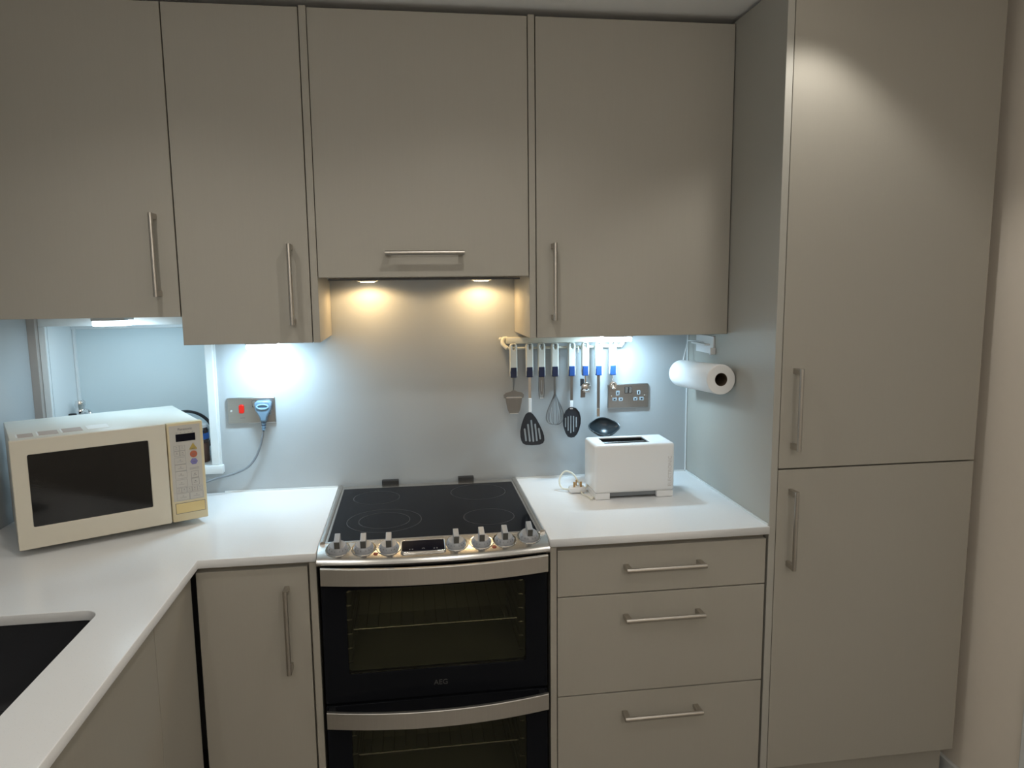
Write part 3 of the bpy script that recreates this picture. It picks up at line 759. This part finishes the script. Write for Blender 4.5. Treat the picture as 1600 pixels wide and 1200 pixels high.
box('tip_lip', (-0.015, -0.004, 1.1485-1.33), (0.015, 0.001, 1.1515-1.33), CHROME, t, bev=0.0008)
# 2 slotted turner
t = utensil('slotted_turner', 'black slotted turner with a wide flat-ended head, second on the rail from the left', UX[1], 'utensil')
box('shaft', (-0.0045, 0.000, 1.196-1.33), (0.0045, 0.0022, 1.275-1.33), CHROME, t)
box('ferrule', (-0.0045, -0.004, 1.153-1.33), (0.0060, 0.0015, 1.200-1.33), WPLAS, t, bev=0.001)
def px2(l): return [((a-827)*0.00226, zz(b)) for a, b in l]
def sslot(a0, b0, a1, b1, w=0.0030):
    (x0, z0), (x1, z1) = px2([(a0, b0), (a1, b1)])
    return [(x1-w, z1+w), (x1, z1), (x1+w, z1+w), (x0+w, z0-w), (x0, z0), (x0-w, z0-w)][::-1]
fl('blade', [px2([(824, 643.5), (820.5, 646), (817.5, 652), (814, 662), (812, 673), (812.2, 681), (813.5, 687.5), (816, 692), (820, 694.2), (830, 695.3), (842, 694.8), (847, 692.5),
                  (849, 688), (848.5, 681), (846, 673), (842, 664), (836.5, 653), (831.5, 646), (828, 643.5)])] +
            [sslot(*a) for a in ((818.7, 668, 820.8, 689), (823.8, 661, 826.6, 690), (828.9, 655, 832, 690.5), (834.8, 661, 837.4, 689.5), (840.3, 668, 842.6, 687))], 0.003, NYLON, t, 0.0006)
# 3 peeler
t = utensil('vegetable_peeler', 'vegetable peeler with a swivel blade, third on the rail from the left', UX[2], 'utensil')
tube('frame', smooth_path([P(-0.0085, 1.275), P(-0.0095, 1.235), P(-0.0080, 1.205), P(-0.006, 1.198)], 4), 0.0016, UST, t, 8)
tube('frame', smooth_path([P(0.0085, 1.275), P(0.0095, 1.235), P(0.0080, 1.205), P(0.006, 1.198)], 4), 0.0016, UST, t, 8)
fl('blade', [[(-0.0065, 1.272), (-0.0070, 1.235), (-0.0045, 1.214), (0, 1.210), (0.0045, 1.214), (0.0070, 1.235), (0.0065, 1.272)], slot(0, 1.222, 1.262, 0.0014)], 0.002, UST, t)
tube('pivot', [P(-0.0075, 1.2), P(0.0075, 1.2)], 0.0018, CHROME, t, 8)
# 4 whisk
t = utensil('balloon_whisk', 'wire balloon whisk, fourth on the rail from the left', UX[3], 'utensil')
tube('shaft', [P(0, 1.275), P(0, 1.212)], [0.0050, 0.0042], UST, t)
bm = bmesh.new()
prof = [(0.003, 1.214), (0.008, 1.200), (0.017, 1.180), (0.027, 1.158), (0.0325, 1.138), (0.031, 1.122), (0.022, 1.111), (0.010, 1.1065), (0, 1.1055)]
for k in range(6):
    a = PI*k/6+0.2
    sc2 = 1-0.06*(k % 3)
    half = [(r_*sc2, z) for r_, z in prof]
    full = [(-r_, z) for r_, z in half]+[(r_, z) for r_, z in half[::-1][1:]]
    add_tube(bm, smooth_path([(r_*math.cos(a), r_*math.sin(a)*0.75, z-1.33) for r_, z in full], 3), 0.0009, 6)
fin('wires', bm, UST, t, smooth=True)
# 5 slotted spoon
t = utensil('slotted_spoon', 'black oval slotted spoon, fifth on the rail from the left', UX[4], 'utensil', BLUE)
box('shaft', (-0.0045, -0.001, 1.182-1.33), (0.0045, 0.0015, 1.275-1.33), UST, t)
box('ferrule', (-0.0065, -0.004, 1.158-1.33), (0.0045, 0.001, 1.188-1.33), WPLAS, t, bev=0.001)
spo = [(0.000, 1.165), (-0.010, 1.1625), (-0.020, 1.153), (-0.0275, 1.137), (-0.0300, 1.118), (-0.028, 1.099), (-0.021, 1.077), (-0.013, 1.064), (-0.003, 1.0605), (0.008, 1.062), (0.017, 1.071), (0.0245, 1.088), (0.029, 1.107), (0.0300, 1.125), (0.0255, 1.146), (0.014, 1.160)]
sp = fl('bowl', [spo]+[slot(a, z0, z1, 0.0022) for a, z0, z1 in ((-0.0215, 1.095, 1.130), (-0.0125, 1.082, 1.134), (-0.0030, 1.074, 1.136), (0.0065, 1.078, 1.135), (0.0160, 1.094, 1.131))], 0.003, NYLON, t, 0.0006)
rim = [(x, -0.0045, z-1.33) for x, z in spo]+[(spo[0][0], -0.0045, spo[0][1]-1.33)]
tube('rim', rim, 0.0017, NYLON, t, 8)
# 6 can opener
t = utensil('can_opener', 'chrome can opener with a round wheel, between the slotted spoon and the ladle', UX[5], 'utensil', BLUE)
box('arm', (-0.0015, -0.001, 1.245-1.33), (0.0035, 0.003, 1.275-1.33), CHROME, t)
lathe('wheel', [(0.0, 0.006), (0.010, 0.005), (0.0165, 0.001), (0.0175, -0.002), (0.0, -0.003)], CHROME, t, Matrix.Translation((0.002, -0.006, 1.233-1.33)) @ FRONT, 32)
box('jaw', (-0.0155, -0.003, 1.197-1.33), (0.0005, 0.003, 1.225-1.33), UST, t, bev=0.001)
box('black_jaw', (-0.0165, -0.004, 1.236-1.33), (-0.004, 0.003, 1.262-1.33), BLACK, t, bev=0.001)
bm = bmesh.new()
for k in range(5): add_box(bm, (-0.008+k*0.0045, -0.010, 1.2145-1.33), (-0.0055+k*0.0045, -0.006, 1.2215-1.33), 0.0004)
fin('teeth', bm, CHROME, t)
# 7 ladle
t = utensil('soup_ladle', 'black soup ladle with two pouring lips hanging above the toaster', UX[6], 'utensil', BLUE)
box('shaft', (-0.0052, -0.001, 1.150-1.33), (0.0052, 0.0015, 1.275-1.33), UST, t)
box('ferrule', (-0.0060, -0.004, 1.128-1.33), (0.0045, 0.001, 1.158-1.33), CHROME, t, bev=0.001)
bm = bmesh.new(); rows = []; NA, NR = 48, 9
Ml = Matrix.Translation((0.010, -0.042, 1.102-1.33)) @ Matrix.Rotation(R(38), 4, 'X')
for j in range(NR+1):
    q = j/NR*PI/2
    row = []
    for k in range(NA):
        a = 2*PI*k/NA
        rr2 = 0.0415+0.0135*max(0, abs(math.cos(a)))**8
        rad = math.sin(q)*(0.0415+(rr2-0.0415)*max(0, (j/NR-0.5)*2))
        row.append(bm.verts.new(Ml @ Vector((rad*math.cos(a), rad*math.sin(a)*0.98, -0.032*math.cos(q)))) if j else None)
    rows.append(row)
c = bm.verts.new(Ml @ Vector((0, 0, -0.032)))
for k in range(NA): bm.faces.new((c, rows[1][(k+1) % NA], rows[1][k]))
for A, B in zip(rows[1:], rows[2:]):
    for k in range(NA): bm.faces.new((A[k], A[(k+1) % NA], B[(k+1) % NA], B[k]))
lb = fin('bowl', bm, mat('black_nylon_satin', (0.020, 0.026, 0.030), 0.28), t, smooth=True)
md = lb.modifiers.new('s', 'SOLIDIFY'); md.thickness = 0.0022; md.offset = 0
# 8 melon scoop
t = utensil('melon_scoop', 'small steel melon baller, last on the rail beside the double socket', UX[7], 'utensil', BLUE)
tube('neck', [P(0, 1.275), P(0, 1.250), (-.001, -0.002, 1.246-1.33)], [0.0022, 0.0018, 0.0018], CHROME, t)
bm = bmesh.new()
add_lathe(bm, [(0.0, -0.0115), (0.006, -0.010), (0.010, -0.0062), (0.0125, 0.0), (0.0135, 0.0), (0.0110, -0.0072), (0.0065, -0.0112), (0, -0.013)], Matrix.Translation((0, -0.008, 1.2365-1.33)) @ Matrix.Rotation(R(70), 4, 'X'), 28)
fin('scoop', bm, CHROME, t, smooth=True)

# ================================================================== TOASTER
ts = (0.9375, -0.235, 0.9105)
tt = thing('toaster', 'white two-slice toaster on the right worktop', 'toaster', ts)
bm = bmesh.new(); add_box(bm, off((0.8085, -0.306, 0.930), ts), off((1.0665, -0.166, 1.085), ts), 0.010, 4)
tb = fin('body', bm, WPLAS, tt, smooth=True)
cut(tb, [(off((0.846, -0.282, 1.050), ts), off((0.992, -0.196, 1.10), ts), 0.0)])
for p in tb.data.polygons: p.use_smooth = True
try: tb.data.set_sharp_from_angle(angle=R(30))
except Exception: pass
bm = bmesh.new()
for lo, hi in (((0.8465, -0.2815, 1.0505), (0.9915, -0.1965, 1.056)), ((0.8465, -0.2815, 1.056), (0.9915, -0.2805, 1.082)), ((0.8465, -0.1975, 1.056), (0.9915, -0.1965, 1.082)),
               ((0.8465, -0.2805, 1.056), (0.8475, -0.1975, 1.082)), ((0.9905, -0.2805, 1.056), (0.9915, -0.1975, 1.082))):
    add_box(bm, off(lo, ts), off(hi, ts))
fin('slot_well', bm, BLACK, tt)
bm = bmesh.new()
add_box(bm, off((0.848, -0.243, 1.056), ts), off((0.990, -0.234, 1.080), ts), 0.001)
fin('slot_divider', bm, UST, tt)
for x0, x1 in ((0.811, 0.858), (1.010, 1.064)):
    box('foot', (x0, -0.303, 0.9105), (x1, -0.169, 0.931), WPLAS, tt, bev=0.002, o=ts)
box('base', (0.858, -0.290, 0.916), (1.010, -0.182, 0.931), mat('grey_base', (0.22, 0.24, 0.26), 0.5), tt, o=ts)
text('lettering', 'ELECTRONIC', 0.0165, mat('pale_grey_print', (0.60, 0.58, 0.57), 0.5), tt, Matrix.Translation(off((1.0515, -0.3064, 0.994), ts)) @ FRONT @ Matrix.Rotation(R(90), 4, 'Z'))
pts = [(0.809, -0.200, 0.930), (0.798, -0.215, 0.925), (0.785, -0.20, 0.935), (0.770, -0.17, 0.962), (0.745, -0.155, 0.968), (0.725, -0.165, 0.945), (0.728, -0.185, 0.922), (0.752, -0.198, 0.9185)]
tube('power_cord', [off(p, ts) for p in smooth_path(pts, 8)], 0.0030, WPLAS2, tt, 10)
pts = [(0.800, -0.300, 0.9135), (0.796, -0.27, 0.9135), (0.785, -0.235, 0.9135), (0.79, -0.21, 0.918), (0.809, -0.195, 0.925)]
tube('power_cord', [off(p, ts) for p in smooth_path([(0.809, -0.28, 0.9137)]+pts, 8)], 0.0026, WPLAS2, tt, 8)
pg = plate('plug', [[(-0.024, -0.018), (-0.026, 0.010), (-0.018, 0.022), (0.018, 0.022), (0.026, 0.010), (0.024, -0.018)]], 0.019, WPLAS, tt, Matrix.Translation(off((0.775, -0.203, 0.9108), ts)), bev=0.004)
for x, y, w, l in ((-0.011, -0.009, 0.0032, 0.0020), (0.011, -0.009, 0.0032, 0.0020), (0.0, 0.012, 0.0020, 0.004)):
    box('pin', (0.775+x-w, -0.203+y-l, 0.929), (0.775+x+w, -0.203+y+l, 0.947), BRASS, pg, bev=0.0004, o=ts)

# ================================================================== PAPER TOWELS
ho_ = (1.2230, -0.155, 1.38)
hl = thing('paper_towel_holder', 'white wire paper towel holder fixed on the larder side panel', 'holder', ho_)
box('back_plate', (1.2175, -0.228, 1.352), (1.2230, -0.085, 1.410), WPLAS, hl, bev=0.001, o=ho_)
box('shelf', (1.200, -0.200, 1.378), (1.2175, -0.085, 1.384), WPLAS, hl, bev=0.001, o=ho_)
box('front_tab', (1.205, -0.236, 1.352), (1.2230, -0.228, 1.374), WPLAS, hl, bev=0.001, o=ho_)
RA, RB = Vector((1.1735, -0.395, 1.2925)), Vector((1.166, -0.090, 1.2765))
ax = (RB-RA).normalized()
wire = [(1.216, -0.15, 1.386), (1.210, -0.075, 1.386), (1.206, -0.050, 1.384), (1.202, -0.047, 1.378), (1.176, -0.072, 1.310), tuple(RB+ax*0.010)]
tube('wire_arm', [off(p, ho_) for p in smooth_path(wire, 5)] + [off(RB-ax*0.05, ho_)], 0.0022, WPLAS, hl, 8)
rl = thing('paper_towel_roll', 'roll of white kitchen paper hanging on the wire holder', 'paper roll', tuple(RA))
q = ax.to_track_quat('Z', 'Y').to_matrix().to_4x4()
L = (RB-RA).length
lathe('paper', [(0.0200, 0.0), (0.0435, 0.0), (0.0455, 0.002), (0.0455, L-0.002), (0.0435, L), (0.0200, L), (0.0200, 0.0)], PAPER, rl, q, 48)
lathe('core', [(0.0199, 0.0005), (0.0188, 0.0005), (0.0188, L-0.0005), (0.0199, L-0.0005), (0.0199, 0.0005)], CARDB, rl, q, 32)
# ================================================================== THINGS ON THE WINDOW SILL
so = (-0.838, 0.10, HZ0+0.0005)
tp = thing('chrome_tap', 'chrome tap fitting standing on the sill behind the microwave', 'tap', so)
lathe('base', [(0, 0), (0.022, 0), (0.022, 0.012), (0.015, 0.02), (0.014, 0.17), (0.0, 0.172)], CHROME, tp, Matrix(), 24)
lathe('head', [(0, 0.205), (0.013, 0.203), (0.017, 0.19), (0.013, 0.178), (0.016, 0.168), (0.0, 0.162)], CHROME, tp, Matrix.Translation((0.0, 0, 0.008)), 24)
tube('lever', [(0, 0, 0.204), (0.012, -0.006, 0.212), (0.020, -0.010, 0.206)], [0.004, 0.0035, 0.003], CHROME, tp)
tube('spout', smooth_path([(0.005, 0, 0.166), (0.022, -0.012, 0.178), (0.038, -0.020, 0.170), (0.040, -0.022, 0.150)], 5), 0.0075, CHROME, tp)
box('black_clip', (-0.034, -0.012, 0.158), (-0.008, 0.006, 0.169), BLACK, tp, bev=0.002)
so = (-0.462, 0.055, HZ0+0.0005)
jr = thing('clear_jar', 'clear jar with a blue label and brown contents at the recess edge', 'jar', so)
lathe('jar_body', [(0, 0), (0.034, 0), (0.036, 0.003), (0.036, 0.106), (0.031, 0.115), (0.029, 0.115)], CLEAR, jr, Matrix(), 32)
lathe('contents', [(0, 0.0012), (0.0335, 0.0012), (0.0352, 0.004), (0.0352, 0.066), (0, 0.067)], BROWN, jr, Matrix(), 32)
lathe('label_band', [(0.0362, 0.078), (0.0365, 0.078), (0.0360, 0.098), (0.0354, 0.098)], LBLUE, jr, Matrix(), 32)
lathe('lid', [(0, 0.126), (0.031, 0.126), (0.032, 0.116), (0.0, 0.1155)], WPLAS, jr, Matrix(), 32)
pts = []
for k in range(40):
    a = 2*PI*k/13
    pts.append((-0.516+0.088*math.cos(a)*(1-0.002*k), 0.122+0.004*math.sin(k*1.3)+0.0003*k, 1.09+0.080*math.sin(a)*(1-0.002*k)))
cb = bmesh.new(); add_tube(cb, smooth_path(pts, 4), 0.0036, 8)
zmin = min(v.co.z for v in cb.verts)
bmesh.ops.translate(cb, verts=cb.verts, vec=(0, 0, HZ0+0.0006-zmin))
cbo = fin('coiled_cable', cb, BLACK, None, smooth=True)
tag(cbo, 'coiled black cable leaning in the window recess behind the jar', 'cable')
